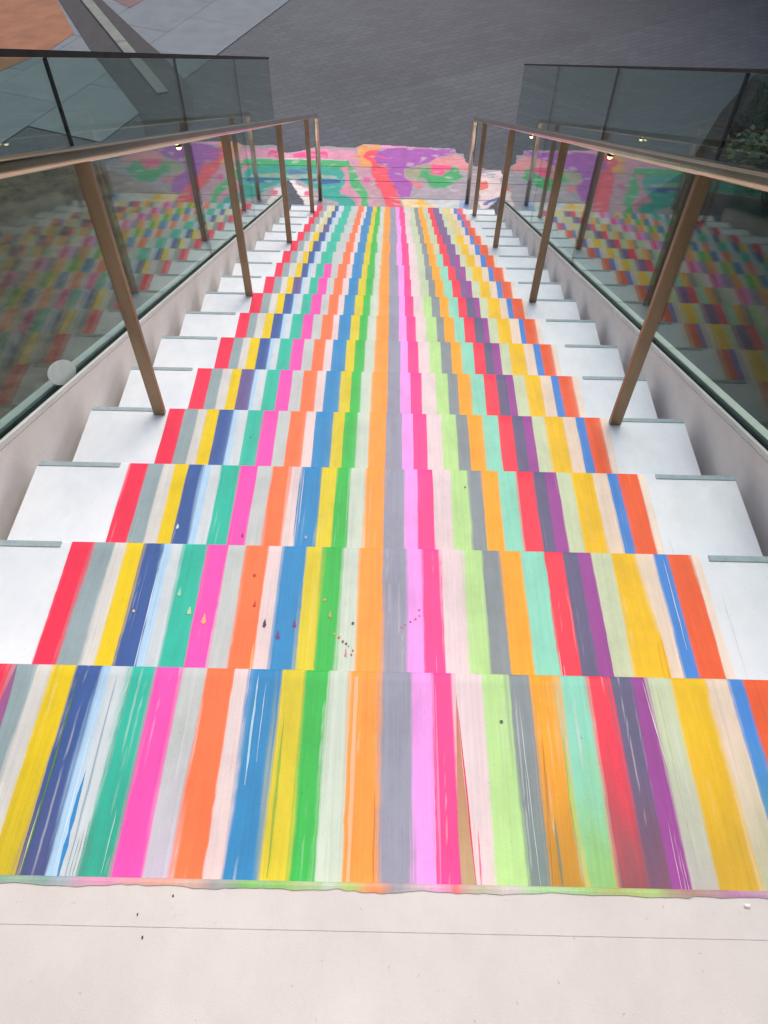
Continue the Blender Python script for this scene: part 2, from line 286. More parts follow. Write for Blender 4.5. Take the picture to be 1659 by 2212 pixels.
# ------------------------------------------------------------------ poured floor painting
MURAL = [
 ('base', 0, (168, 158, 170), [(-1.874, 8.39), (-1.311, 8.44), (-1.193, 8.409), (-1.043, 8.452), (-0.84, 8.588), (-0.419, 8.564), (-0.307, 8.663), (0.041, 8.628), (0.314, 8.606), (0.734, 8.591), (0.762, 8.475), (0.828, 8.478), (0.851, 8.289), (0.911, 8.211), (1.113, 8.125), (1.24, 8.122), (1.247, 7.821), (1.189, 7.581), (1.124, 7.434), (1.05, 7.347), (0.832, 7.346), (0.051, 7.328), (-0.518, 7.331), (-0.833, 7.332), (-0.919, 7.364), (-1.11, 7.796), (-1.389, 7.724), (-1.762, 7.633)]),
 ('pale_pink', 1, (226, 150, 178), [(-1.872, 8.378), (-1.309, 8.423), (-1.192, 8.395), (-1.042, 8.444), (-0.827, 8.521), (-0.432, 8.488), (-0.385, 8.332), (-0.369, 8.115), (-0.432, 8.113), (-0.471, 8.263), (-0.73, 8.293), (-0.931, 8.276), (-1.172, 8.273), (-1.851, 8.235)]),
 ('hot_pink', 2, (246, 78, 150), [(-1.119, 8.395), (-0.944, 8.44), (-0.741, 8.461), (-0.714, 8.318), (-0.933, 8.303), (-1.087, 8.309)]),
 ('white', 2, (235, 225, 225), [(-1.843, 8.232), (-1.172, 8.27), (-0.93, 8.272), (-0.73, 8.288), (-0.487, 8.263), (-0.729, 8.265), (-1.169, 8.239), (-1.839, 8.206)]),
 ('teal', 1, (25, 165, 152), [(-1.845, 8.193), (-1.168, 8.236), (-0.808, 8.252), (-0.502, 8.238), (-0.473, 8.135), (-0.566, 8.083), (-0.523, 8.022), (-0.517, 7.898), (-0.553, 7.835), (-0.498, 7.838), (-0.5, 7.717), (-0.557, 7.625), (-0.544, 7.523), (-0.451, 7.484), (-0.363, 7.387), (-0.346, 7.329), (-0.496, 7.328), (-0.551, 7.38), (-0.637, 7.426), (-0.723, 7.472), (-0.86, 7.672), (-0.986, 7.801), (-1.112, 7.811), (-1.771, 7.693)]),
 ('green', 2, (58, 176, 108), [(-1.169, 8.239), (-0.808, 8.255), (-0.479, 8.255), (-0.424, 8.105), (-0.359, 7.874), (-0.283, 7.681), (-0.238, 7.493), (-0.222, 7.334), (-0.294, 7.331), (-0.309, 7.461), (-0.41, 7.602), (-0.458, 7.9), (-0.49, 8.07), (-0.588, 8.05), (-0.717, 8.092), (-1.156, 8.105)]),
 ('slate_blue', 2, (82, 108, 158), [(-1.148, 8.026), (-0.906, 8.065), (-0.89, 7.956), (-1.116, 7.934)]),
 ('grey_green', 2, (150, 168, 155), [(-1.122, 7.915), (-0.896, 7.94), (-0.604, 7.91), (-0.609, 7.86), (-0.875, 7.864), (-1.109, 7.869)]),
 ('blue', 2, (36, 92, 165), [(-1.107, 7.839), (-0.888, 7.833), (-0.553, 7.835), (-0.564, 7.759), (-0.74, 7.729), (-0.877, 7.799), (-1.088, 7.805)]),
 ('aqua_light', 2, (120, 205, 200), [(-0.738, 7.692), (-0.599, 7.69), (-0.574, 7.654), (-0.687, 7.627), (-0.75, 7.639)]),
 ('dusty_pink', 2, (216, 138, 165), [(-0.566, 8.083), (-0.477, 8.142), (-0.45, 7.84), (-0.413, 7.58), (-0.352, 7.488), (-0.304, 7.418), (-0.297, 7.333), (-0.341, 7.388), (-0.413, 7.5), (-0.499, 7.54), (-0.555, 7.596), (-0.535, 7.641), (-0.492, 7.717), (-0.496, 7.961)]),
 ('mauve', 1, (196, 150, 168), [(-0.432, 8.117), (-0.213, 8.114), (-0.196, 7.912), (-0.169, 7.761), (-0.094, 7.499), (-0.071, 7.471), (-0.121, 7.338), (-0.219, 7.334), (-0.235, 7.493), (-0.307, 7.725), (-0.376, 7.904)]),
 ('magenta', 2, (226, 90, 162), [(-0.312, 7.873), (-0.235, 7.907), (-0.22, 7.789), (-0.285, 7.768)]),
 ('orange', 2, (242, 160, 82), [(-0.408, 8.548), (-0.306, 8.651), (-0.091, 8.627), (-0.106, 8.553), (-0.293, 8.486), (-0.32, 8.319), (-0.229, 8.258), (-0.217, 8.122), (-0.361, 8.116), (-0.377, 8.333)]),
 ('red', 2, (250, 72, 96), [(-0.293, 8.486), (-0.161, 8.517), (-0.161, 8.18), (-0.047, 8.145), (-0.028, 7.981), (0.037, 7.68), (0.099, 7.492), (0.119, 7.334), (0.036, 7.347), (-0.071, 7.471), (-0.096, 7.615), (-0.169, 7.776), (-0.206, 7.973), (-0.229, 8.242), (-0.32, 8.319)]),
 ('purple', 3, (168, 78, 178), [(-0.162, 8.505), (-0.089, 8.552), (0.041, 8.563), (0.404, 8.559), (0.734, 8.579), (0.738, 8.482), (0.522, 8.373), (0.398, 8.237), (0.157, 8.099), (0.149, 7.989), (0.196, 7.867), (0.234, 7.778), (0.226, 7.688), (0.202, 7.497), (0.107, 7.485), (0.033, 7.695), (-0.033, 8.012), (-0.055, 8.153), (-0.163, 8.196)]),
 ('pink_edge', 2, (236, 150, 192), [(-0.132, 8.642), (0.041, 8.623), (0.314, 8.608), (0.421, 8.575), (0.041, 8.572), (-0.098, 8.562)]),
 ('sand', 2, (160, 158, 132), [(0.157, 8.083), (0.398, 8.213), (0.445, 8.191), (0.435, 8.095), (0.308, 8.058), (0.313, 7.857), (0.405, 7.77), (0.359, 7.783), (0.235, 7.9), (0.153, 7.989)]),
 ('salmon_line', 3, (240, 110, 120), [(0.188, 7.898), (0.235, 7.854), (0.319, 7.722), (0.373, 7.694), (0.311, 7.669), (0.234, 7.763)]),
 ('rose', 2, (228, 146, 152), [(0.398, 8.234), (0.522, 8.37), (0.745, 8.449), (0.831, 8.387), (0.838, 8.273), (0.894, 8.203), (0.887, 8.075), (0.76, 8.078), (0.733, 8.172), (0.662, 8.197), (0.438, 8.203)]),
 ('green_arc', 3, (46, 170, 100), [(0.308, 8.089), (0.436, 8.111), (0.465, 8.002), (0.51, 7.942), (0.582, 7.961), (0.64, 8.057), (0.661, 8.168), (0.764, 8.157), (0.77, 8.11), (0.734, 8.014), (0.802, 7.955), (0.736, 7.89), (0.701, 7.798), (0.62, 7.719), (0.465, 7.698), (0.389, 7.754), (0.376, 7.875), (0.306, 7.949)]),
 ('pink_eye', 4, (250, 78, 138), [(0.438, 8.207), (0.662, 8.2), (0.637, 8.057), (0.582, 7.973), (0.503, 7.967), (0.458, 8.033)]),
 ('cream', 1, (238, 212, 165), [(0.119, 7.447), (0.391, 7.473), (0.389, 7.339), (0.179, 7.333)]),
 ('yellow', 2, (250, 195, 62), [(0.293, 7.469), (0.38, 7.472), (0.355, 7.338), (0.329, 7.337)]),
 ('pale_grey', 1, (206, 214, 216), [(0.393, 7.469), (0.732, 7.468), (0.727, 7.347), (0.39, 7.338)]),
 ('pale_blue', 2, (160, 185, 222), [(0.717, 7.458), (0.83, 7.458), (0.825, 7.349), (0.712, 7.35)]),
 ('blush', 1, (226, 206, 206), [(0.987, 8.022), (1.23, 8.095), (1.192, 7.669), (1.146, 7.521), (1.05, 7.352), (0.9, 7.349)]),
 ('coral', 2, (242, 108, 100), [(0.977, 7.867), (1.063, 7.865), (1.047, 7.737), (0.957, 7.659)]),
 ('blue_grey', 2, (140, 166, 182), [(1.058, 8.025), (1.162, 8.029), (1.147, 7.936), (1.068, 7.932)]),
 ('cobalt', 2, (60, 108, 192), [(1.157, 7.565), (1.067, 7.489), (0.976, 7.372), (1.021, 7.368), (1.144, 7.5)]),
 ('white_edge', 1, (236, 228, 228), [(-1.108, 7.789), (-1.084, 7.805), (-0.977, 7.696), (-0.853, 7.583), (-0.834, 7.337), (-0.893, 7.334), (-0.92, 7.378)]),
 ('pink_corner', 2, (242, 105, 140), [(-0.929, 7.58), (-0.855, 7.598), (-0.845, 7.467), (-0.907, 7.501)]),
]
JOINTS = (7.47, 7.82, 8.12)
def spline(pts, sub=5):
    n = len(pts); out = []
    for i in range(n):
        p0, p1, p2, p3 = [Vector(pts[(i+k) % n]) for k in (-1, 0, 1, 2)]
        for s in range(sub):
            t = s/sub
            q = .5*((2*p1) + (p2-p0)*t + (2*p0-5*p1+4*p2-p3)*t*t + (3*p1-p0-3*p2+p3)*t**3)
            q = p1.lerp(p2, t)*.35 + q*.65
            q += Vector((noise.noise((q.x*14, q.y*14, i*.1)), noise.noise((q.x*14, q.y*14, 9+i*.1))))*.007
            out.append(q)
    return out
mural = empty('floor_painting', (0, 7.7, .003)); tag(mural, 'pool of swirled pink, purple, green and teal paint at the stair foot', 'floor painting')
def paint_layer(me, col):
    ca = me.color_attributes.new('pigment', 'FLOAT_COLOR', 'POINT')
    for i, c in enumerate(col): ca.data[i].color = (*c, 1)
POLY = []
for nm, lay, c, pts in MURAL:
    q = [(x, y if y > 7.36 or abs(x) > .95 else 6.9) for x, y in pts]
    xs = [p[0] for p in q]; ys = [p[1] for p in q]
    POLY.append((lay, Vector(lin(c)), q, (min(xs), max(xs), min(ys), max(ys))))
order = sorted(range(len(POLY)), key=lambda i: -POLY[i][0]*100-i)
def in_poly(q, x, y):
    r = False; j = len(q)-1
    for i in range(len(q)):
        if (q[i][1] > y) != (q[j][1] > y) and x < (q[j][0]-q[i][0])*(y-q[i][1])/(q[j][1]-q[i][1])+q[i][0]: r = not r
        j = i
    return r
def colour_at(x, y):
    for i in order:
        lay, c, q, (x0, x1, y0, y1) = POLY[i]
        if x0 <= x <= x1 and y0 <= y <= y1 and in_poly(q, x, y): return c
    return POLY[0][1]
def warp(x, y, a, f, s_): return x+a*noise.noise((x*f, y*f*1.6, s_)), y+a*.6*noise.noise((x*f, y*f*1.6, s_+7.7))
def marble(x, y):
    c = colour_at(*warp(*warp(x, y, .035, 4, 1), .012, 14, 2))
    c2 = colour_at(*warp(x, y, .17, 3.5, 11)); w_ = noise.noise((x*3+1.6*noise.noise((x*2.5, y*2.5, 5)), y*13+2.2*noise.noise((x*4, y*4, 9)), 3))
    c = c.lerp(c2, max(0, min(.75, (w_-.10)*2.6)))
    w2 = noise.noise((x*7, y*16+2.6*noise.noise((x*3, y*3, 2)), 31))
    c = c.lerp(Vector((.62, .58, .60)), max(0, min(.5, (w2-.32)*2.4)))
    return c*(1+.16*noise.noise((x*9, y*16, 17)))
cell = .0125
NX, NY = int(3.2/cell), int((8.72-7.02)/cell)
edges_y = [7.02]+list(JOINTS)+[8.75]
for k in range(4):                          # one painted strip for every row of slabs, the joints left open
    ya, yb = edges_y[k]+(.004 if k else 0), edges_y[k+1]-.004
    ny_ = max(2, round((yb-ya)/cell)); idx, verts, cols, faces = {}, [], [], []
    for i in range(NX+1):
        for j in range(ny_+1):
            x, y = -1.9+i*cell, ya+(yb-ya)*j/ny_
            wx, wy = warp(x, y, .02, 11, 40)
            if in_poly(POLY[0][2], wx, wy):
                idx[i, j] = len(verts); verts.append((x, y, .005)); cols.append(tuple(max(.01, min(.88, v)) for v in marble(x, y)))
    for i in range(NX):
        for j in range(ny_):
            q = [(i, j), (i+1, j), (i+1, j+1), (i, j+1)]; q = [p for p in q if p in idx]
            if len(q) >= 3: faces.append([idx[p] for p in q])
    me = bpy.data.meshes.new('painted_strip'); me.from_pydata(verts, [], faces); paint_layer(me, cols)
    link('painted_strip', me, M_FLOORP, mural)

# ------------------------------------------------------------------ landing
landing = empty('landing', (0, -1, LAND_Z)); tag(landing, 'white painted landing at the head of the stairs', kind='structure')
LX0, LX1 = -.985, .985
box('landing_slab', M_LAND, landing, LX0, LX1, -3.0, .1630, LAND_Z-.2, LAND_Z, .0004)
bm = bmesh.new(); add_box(bm, LX0, LX1, .1640, LAND_Y, LAND_Z-RI-.05, LAND_Z+.0005)
es = [e for e in bm.edges if all(v.co.y > LAND_Y-.001 and v.co.z > LAND_Z-.01 for v in e.verts)]
bmesh.ops.bevel(bm, geom=es, offset=.006, segments=3, affect='EDGES', profile=.5)
from_bm('nosing', bm, M_LAND, landing)
box('seam_filler', M_LAND, landing, LX0, LX1, 0.1630, .1640, LAND_Z-.03, LAND_Z-.0002)
pod = box('podium', M_KERB, None, -1.25, 1.25, -3.2, -.25, 0.0, LAND_Z-.21); tag(pod, 'beige rendered podium under the landing', 'podium')

# ------------------------------------------------------------------ building that the stairs lead down from (behind the camera, mirrored in rail and glass)
M_FACADE = noisy('dark_cladding', (70, 66, 64), (88, 84, 80), scale=2, rough=.7, bump=.2)
M_PANE = noisy('window_pane', (30, 36, 38), (40, 46, 48), scale=1, rough=.08, bump=.0)
bld = empty('building', (0, -3.3, 0)); tag(bld, 'dark clad building behind the head of the stairs', 'building')
box('wall', M_FACADE, bld, -11, 11, -9, -3.25, 0, 9.0)
box('roof', M_TRIM, bld, -11.3, 11.3, -9.3, -2.6, 9.002, 9.35)
for wx in (-8.6, -5.4, -2.6, 2.6, 5.4, 8.6):
    for wz in (.9, 3.6, 6.4):
        wn = box('window', M_TRIM, bld, wx-.8, wx+.8, -3.247, -3.19, wz, wz+1.7, .01); box('pane', M_PANE, wn, wx-.72, wx+.72, -3.189, -3.183, wz+.08, wz+1.62)
dr = box('door', M_TRIM, bld, -1.0, 1.0, -3.247, -3.19, LAND_Z+.002, LAND_Z+2.3, .01)
for sx in (-1, 1): box('pane', M_PANE, dr, sx*.48-.42, sx*.48+.42, -3.189, -3.183, LAND_Z+.1, LAND_Z+2.2)

# ------------------------------------------------------------------ staircase
S = [  # right-hand edge of each painted stripe (cm from the centre line), colour, softness of that edge
 (-67.5, (250, 52, 88), .15), (-63.2, (150, 172, 178), .35), (-60.0, (216, 217, 214), .25), (-56.0, (236, 206, 22), .15), (-51.2, (60, 95, 162), .75),
 (-49.6, (176, 214, 244), .8), (-46.6, (206, 218, 224), .3), (-41.2, (44, 190, 166), .35), (-36.2, (252, 82, 184), .15), (-32.0, (194, 203, 203), .25),
 (-26.8, (252, 122, 74), .45), (-23.6, (230, 212, 213), .2), (-17.8, (45, 140, 200), .45), (-13.7, (222, 205, 48), .3), (-9.4, (56, 190, 82), .75),
 (-5.4, (202, 218, 204), .6), (0.35, (253, 160, 66), .15), (5.7, (150, 155, 175), .3), (9.2, (240, 160, 240), .12), (13.6, (252, 68, 150), .12),
 (18.7, (230, 212, 217), .3), (23.6, (184, 228, 150), .12), (27.5, (136, 150, 156), .2), (32.5, (252, 170, 36), .5), (37.6, (140, 220, 196), .15),
 (42.3, (250, 56, 84), .15), (46.1, (100, 98, 136), .4), (49.1, (160, 70, 160), .15), (53.5, (205, 220, 185), .45), (59.6, (250, 200, 12), .4),
 (63.8, (240, 221, 200), .25), (66.8, (66, 140, 224), .3), (72.5, (253, 98, 48), .9), (74.6, (250, 230, 214), .6)]
X_FIRST = -73.1
MUD = {3: (204, 182, 40), 4: (78, 88, 140), 7: (50, 172, 148), 9: (196, 192, 212), 22: (122, 142, 142), 23: (188, 138, 44), 24: (150, 205, 124), 25: (146, 84, 94), 26: (124, 84, 110),
       28: (190, 190, 186), 29: (216, 176, 48), 30: (190, 196, 160), 31: (88, 170, 168), 32: (230, 120, 70)}
NS = 17
stairs = empty('staircase', (0, ny(8), 0)); tag(stairs, 'straight white staircase poured with rainbow stripes of paint down its middle', 'staircase')
steps = []
far = []          # the stripes of the lower steps
T = .0013
def stripe_colour(i, n):
    c = S[i][1]
    if i == 8 and n >= 10: c = S[9][1]
    if i == 4 and n in (4, 8, 13): c = (104, 92, 150)
    if i in (26,) and n >= 8: c = (122, 98, 150)
    if i == 27 and n >= 11: c = (130, 96, 158)
    if i == 29 and n >= 13: c = (226, 214, 150)
    if i in (24,) and n >= 11: c = (196, 214, 180)
    if i in (2, 3) and n >= 13: c = (218, 214, 160) if i == 3 else (222, 220, 205)
    if i == 32 and n >= 14: c = (240, 96, 120)
    if i == 21 and n >= 8: c = (196, 214, 180)
    return c
def boundary(k, n, y):
    x = X_FIRST if k < 0 else S[k][0]
    h = noise.noise((k*7.3, n*3.1, 1.7)); h2 = noise.noise((k*3.9, n*5.3+.5, 8.2))
    x += .55*h*(1.3 if n > 3 else .8) + .35*h2
    if n >= 10 and k in (7, 8): x += 2.2 if k == 7 else .8
    if n > 8: x += .9*noise.noise((k*2.1, n*.9, 5.5))
    x += .16*noise.noise((k*4.4, y*9, n*1.1)) + .10*noise.noise((k*9.4, y*60, n*1.1)) + (.10*noise.noise((k*5.4, y*140, n*1.1)) if n < 3 else 0)
    if n == 1 and k == 29: x += 1.5*max(0, min(1, (.95-y)/.2))
    return x/100
for n in range(NS):
    ya, yb, z = ny(n-1)+(.0085 if n == 0 else .0005), ny(n), nz(n)
    st_bm = bmesh.new(); add_box(st_bm, -.991, tr(yb), ya, yb, nz(n+1)-(.05 if n < 16 else -.002), z)
    es = [e for e in st_bm.edges if all(v.co.z > z-.001 and v.co.y > yb-.001 for v in e.verts)]
    bmesh.ops.bevel(st_bm, geom=es, offset=.007, segments=3, affect='EDGES', profile=.5)
    st = from_bm('step', st_bm, M_WHITE, stairs); steps.append(st)
    for a, b in ((-.990, -.752+random.uniform(-.006, .006)), (.762+random.uniform(-.006, .02), tr(yb)-.001)):
        bm = bmesh.new(); add_box(bm, a, b, yb-.0205, yb-.0045, z+.0002, z+.0026, .0006)
        from_bm('anti_slip_strip', bm, M_STRIP, st)
    rows = 22 if n < 2 else (8 if n < 5 else 4)
    prof = [(ya+.0006+(yb-.007-ya)*k/rows, z+T) for k in range(rows+1)] + [(yb-.0025, z-.0012), (yb+T*.8, z-.0062), (yb+T, z-RI*.5), (yb+T, nz(n+1)+T)]
    fr = tuple(k/18 for k in range(19)) if n < 3 else (0, .04, .16, .5, .84, .96, 1)
    for i in range(len(S)):
        verts, cols, faces = [], [], []
        c = Vector(lin(stripe_colour(i, n)))
        lc = Vector(lin(stripe_colour(i-1, n))) if i else Vector(lin((232, 236, 240)))
        rc = Vector(lin(stripe_colour(i+1, n))) if i+1 < len(S) else Vector(lin((234, 236, 238)))
        wob = lambda k: max(0, min(1, 1+.9*noise.noise((k*5.1, n*2.3, 3.3))))
        sl = (S[i-1][2] if i else .1)*wob(i-1)*.85; sr = S[i][2]*wob(i)*.85
        for r, (y, zz) in enumerate(prof):
            a, b = boundary(i-1, n, y), boundary(i, n, y)
            for q in fr:
                verts.append((a+(b-a)*q, y, zz))
                cc = c.copy()
                if n == 0 and i in MUD:
                    k = max(0, min(1, (yb-.12-y)/.26)); k = max(0, min(1, k*1.1+.25*noise.noise((i*3, y*11, q*2)) if k > 0 else 0))
                    cc = cc.lerp(Vector(lin(MUD[i])), k)
                bl = {0: .5, .04: .34, .16: .1}.get(q, 0)*sl; br_ = {1: .5, .96: .34, .84: .1}.get(q, 0)*sr
                if n < 3:
                    xx = a+(b-a)*q
                    def drag(d, so, sd):
                        wv = noise.noise((xx*260, y*2.2, sd+n*3.1))+.6*noise.noise((xx*90, y*1.3, sd+n*2.7))
                        reach = .05+(.42 if n == 0 else .26)*max(0, .25+noise.noise((sd*1.7, y*2.6, n*1.9)))*(.45+so)
                        return max(0, min(1, (1-d/reach)*1.3))*max(0, min(1, .45+wv*1.5))*.8 if d < reach else 0
                    bl = max(.5*sl if q == 0 else 0, drag(q, sl, i*2.0)); br_ = max(.5*sr if q == 1 else 0, drag(1-q, sr, i*2.0+31))
                    sk = noise.noise((xx*330, y*3.0, 60+n)); cc = cc.lerp(Vector((.74, .74, .74)), max(0, min(.45 if n == 0 else .25, (sk-(.46 if n == 0 else .52))*3)))
                    cc = cc*(1-.10*max(0, noise.noise((xx*200, y*2.5, 80+n))))
                cc = cc.lerp(lc, bl).lerp(rc, br_)
                g = 1+.05*noise.noise((i*2.2+q*2, y*7, n*1.7))
                cols.append(tuple(min(.92, max(.004, v*g)) for v in cc))
        W = len(fr)
        for r in range(len(prof)-1):
            for q in range(W-1):
                o_ = r*W+q; faces.append((o_, o_+1, o_+W+1, o_+W))
        if n < 8 or (n == 8 and i < 28):
            me = bpy.data.meshes.new('paint_stripe'); me.from_pydata(verts, [], faces); paint_layer(me, cols)
            for f in me.polygons: f.use_smooth = True
            link('paint_stripe', me, M_PAINT, st)
        else: far.append((verts, cols, faces))
vv, cc_, ff = [], [], []
for v, c, f in far:
    k = len(vv); vv += v; cc_ += c; ff += [tuple(i+k for i in q) for q in f]
me = bpy.data.meshes.new('paint_stripe'); me.from_pydata(vv, [], ff); paint_layer(me, cc_)
tag(link('lower_paint_stripes', me, M_PAINT, stairs), 'rainbow paint stripes on the lowest steps', kind='stuff')

# runs, scrapes and drips of paint that lie over the stripes
def film(name, parent, outline, z, col, col2=None):
    bm = bmesh.new(); f = bm.faces.new([bm.verts.new((x, y, z)) for x, y in outline]); bm.normal_update()
    if f.normal.z < 0: bmesh.ops.reverse_faces(bm, faces=[f])
    me = bpy.data.meshes.new(name); bm.to_mesh(me); bm.free()
    a, b = Vector(lin(col)), Vector(lin(col2 or col)); ys = [v.co.y for v in me.vertices]; lo, hi = min(ys), max(ys)
    paint_layer(me, [tuple(a.lerp(b, (hi-v.co.y)/(hi-lo+1e-6))) for v in me.vertices])
    return link(name, me, M_PAINT, parent)
def sliver(n, x, ya, yb, wd, col, dx=0, taper=True):
    k = 9; L, Rr = [], []
    for i in range(k+1):
        t = i/k; y = ya+(yb-ya)*t; w_ = .6*wd*(math.sin(math.pi*min(1, max(.04, t)))**.6 if taper else 1)*(1+.9*noise.noise((x*50, y*55, 3)))
        xx = x+dx*t+.0012*noise.noise((x*30, y*25, 1)); L.append((xx-w_/2, y)); Rr.append((xx+w_/2, y))
    film('paint_streak', steps[n], L+Rr[::-1], nz(n)+T+.0007+random.uniform(0, .0004), col)
sliver(0, -.668, .30, .612, .022, (160, 92, 150)); sliver(0, -.549, .24, .60, .006, (88, 128, 82)); sliver(0, -.551, .25, .37, .0018, (220, 226, 200))
sliver(0, -.492, .24, .42, .010, (50, 140, 205)); sliver(0, -.500, .26, .55, .004, (215, 232, 246)); sliver(0, -.480, .23, .60, .004, (150, 176, 196))
for q in range(5): sliver(0, -.474+.0052*q, .236, .32+.012*q, .0016, (120, 140, 140))
sliver(0, -.455, .42, .60, .0022, (120, 136, 130)); sliver(0, -.425, .26, .36, .003, (170, 220, 208))
sliver(0, -.222, .40, .60, .007, (176, 210, 232)); sliver(0, -.231, .41, .56, .0075, (70, 148, 196)); sliver(0, -.207, .44, .59, .002, (214, 230, 240))
sliver(0, -.168, .26, .53, .007, (150, 184, 60)); sliver(0, -.043, .223, .60, .011, (250, 186, 140), taper=False); sliver(0, -.004, .23, .40, .004, (216, 138, 60))
sliver(0, .101, .23, .60, .006, (252, 128, 184)); sliver(0, .094, .23, .5, .002, (254, 176, 210))
film('paint_streak', steps[0], [(.134, .222), (.131, .34), (.1385, .572), (.1435, .44), (.153, .30), (.158, .222)], nz(0)+T+.0006, (206, 110, 90), (186, 170, 128))
sliver(0, .158, .222, .55, .004, (232, 52, 92), dx=-.018); sliver(0, .164, .222, .34, .004, (250, 110, 160))
sliver(0, .256, .24, .56, .0022, (206, 214, 216), dx=-.006); sliver(0, .249, .34, .44, .002, (200, 210, 212)); sliver(0, .276, .236, .50, .005, (206, 142, 60), dx=.010); sliver(0, .290, .236, .36, .005, (120, 136, 120))
sliver(0, .322, .30, .50, .008, (176, 206, 96)); sliver(0, .493, .44, .605, .003, (240, 226, 240), dx=-.012); sliver(0, .474, .225, .36, .0016, (232, 190, 230)); sliver(0, .485, .225, .32, .002, (226, 180, 224)); sliver(0, .5065, .28, .60, .0018, (226, 230, 206))
sliver(1, -.541, .77, .97, .0016, (140, 150, 190)); sliver(1, -.514, .62, .99, .003, (206, 228, 246)); sliver(1, -.272, .62, .76, .007, (252, 178, 100)); sliver(1, .118, .62, .74, .003, (252, 140, 190))
sliver(1, .381, .62, .76, .0022, (246, 214, 214)); sliver(1, .387, .62, .72, .002, (250, 226, 226)); sliver(1, .607, .62, .80, .0022, (210, 170, 60)); sliver(1, .599, .62, .78, .010, (244, 196, 30)); sliver(1, .657, .76, 1.0, .003, (226, 236, 250))
sliver(2, -.238, 1.16, 1.38, .005, (52, 140, 196)); sliver(2, -.228, 1.2, 1.40, .0022, (236, 240, 244)); sliver(3, -.232, 1.45, 1.78, .003, (60, 146, 200))
sliver(1, .770, .62, .92, .0012, (190, 176, 168)); sliver(2, .766, 1.03, 1.2, .0012, (190, 176, 168))
def drop(n, x, y, r, col, tail=0):
    pts = []; r *= .72; tail *= .8
    for k in range(10):
        a = 2*math.pi*k/10; rr = r*(1+.5*noise.noise((x*90, y*90, k*.7)))
        py = math.sin(a)*rr*1.15
        if tail and 1 < k < 4: py += tail
        pts.append((x+math.cos(a)*rr*(.22 if tail and 1 < k < 4 else 1), y+py))
    film('paint_drop', steps[n], pts, nz(n)+T+.0012, col)
for a in ((1, -.292, .926, .0045, (205, 62, 52)), (1, -.282, .847, .005, (205, 62, 60), .012), (1, -.254, .798, .006, (92, 52, 84), .014), (1, -.222, .770, .006, (116, 60, 132), .014), (1, -.189, .799, .006, (120, 66, 140), .012),
          (1, -.388, .803, .007, (250, 178, 128), .018), (1, -.453, .872, .006, (150, 218, 176), .016), (1, -.423, .825, .006, (190, 214, 160), .014), (1, -.545, .826, .004, (250, 226, 150)), (2, -.551, 1.184, .006, (196, 230, 236), .008),
          (2, -.374, 1.159, .005, (160, 50, 110), .01), (2, -.205, 1.16, .0055, (150, 172, 214)), (1, -.127, .865, .0045, (226, 156, 80)), (1, -.113, .824, .004, (216, 168, 90), .014), (1, -.090, .772, .004, (222, 122, 62)),
          (1, -.082, .762, .0035, (118, 92, 96)), (1, -.074, .757, .0038, (100, 78, 84)), (1, -.069, .751, .002, (110, 88, 90)), (1, -.059, .741, .003, (216, 116, 66)), (1, -.062, .731, .0028, (140, 92, 70)), (1, -.074, .730, .0035, (205, 130, 130), .02),
          (1, -.062, .807, .004, (84, 80, 84)), (1, .045, .801, .0035, (202, 120, 160)), (1, .064, .814, .0025, (110, 60, 110)), (1, .075, .821, .0033, (212, 96, 140)), (1, .084, .844, .0028, (170, 80, 150)), (1, .084, .829, .0016, (80, 60, 80)),
          (1, .052, .806, .0015, (90, 60, 90)), (1, -.100, .78, .003, (214, 190, 90)), (2, .228, 1.346, .0035, (70, 84, 70)), (3, -.44, 1.68, .003, (40, 110, 110), .006), (0, .216, .52, .0035, (90, 96, 84))):
    drop(*a)
# smeared paint along the landing edge, where the pours began
sm = [(-.98, -.60, (120, 170, 140)), (-.60, -.44, (110, 172, 140)), (-.44, -.40, (150, 170, 190)), (-.40, -.33, (240, 130, 190)), (-.33, -.23, (248, 168, 150)), (-.23, -.19, (150, 150, 160)), (-.19, -.13, (120, 200, 90)),
      (-.13, -.075, (150, 205, 70)), (-.075, -.05, (200, 220, 200)), (-.05, -.02, (180, 205, 70)), (-.02, .012, (252, 140, 50)), (.012, .05, (160, 156, 170)), (.05, .10, (244, 160, 220)), (.10, .115, (250, 70, 110)), (.115, .16, (190, 178, 150)),
      (.16, .20, (216, 206, 206)), (.20, .29, (150, 220, 130)), (.29, .35, (170, 190, 90)), (.35, .39, (170, 210, 100)), (.39, .46, (176, 110, 110)), (.46, .56, (190, 110, 180)), (.56, .70, (200, 150, 160)), (.70, .98, (214, 190, 170))]
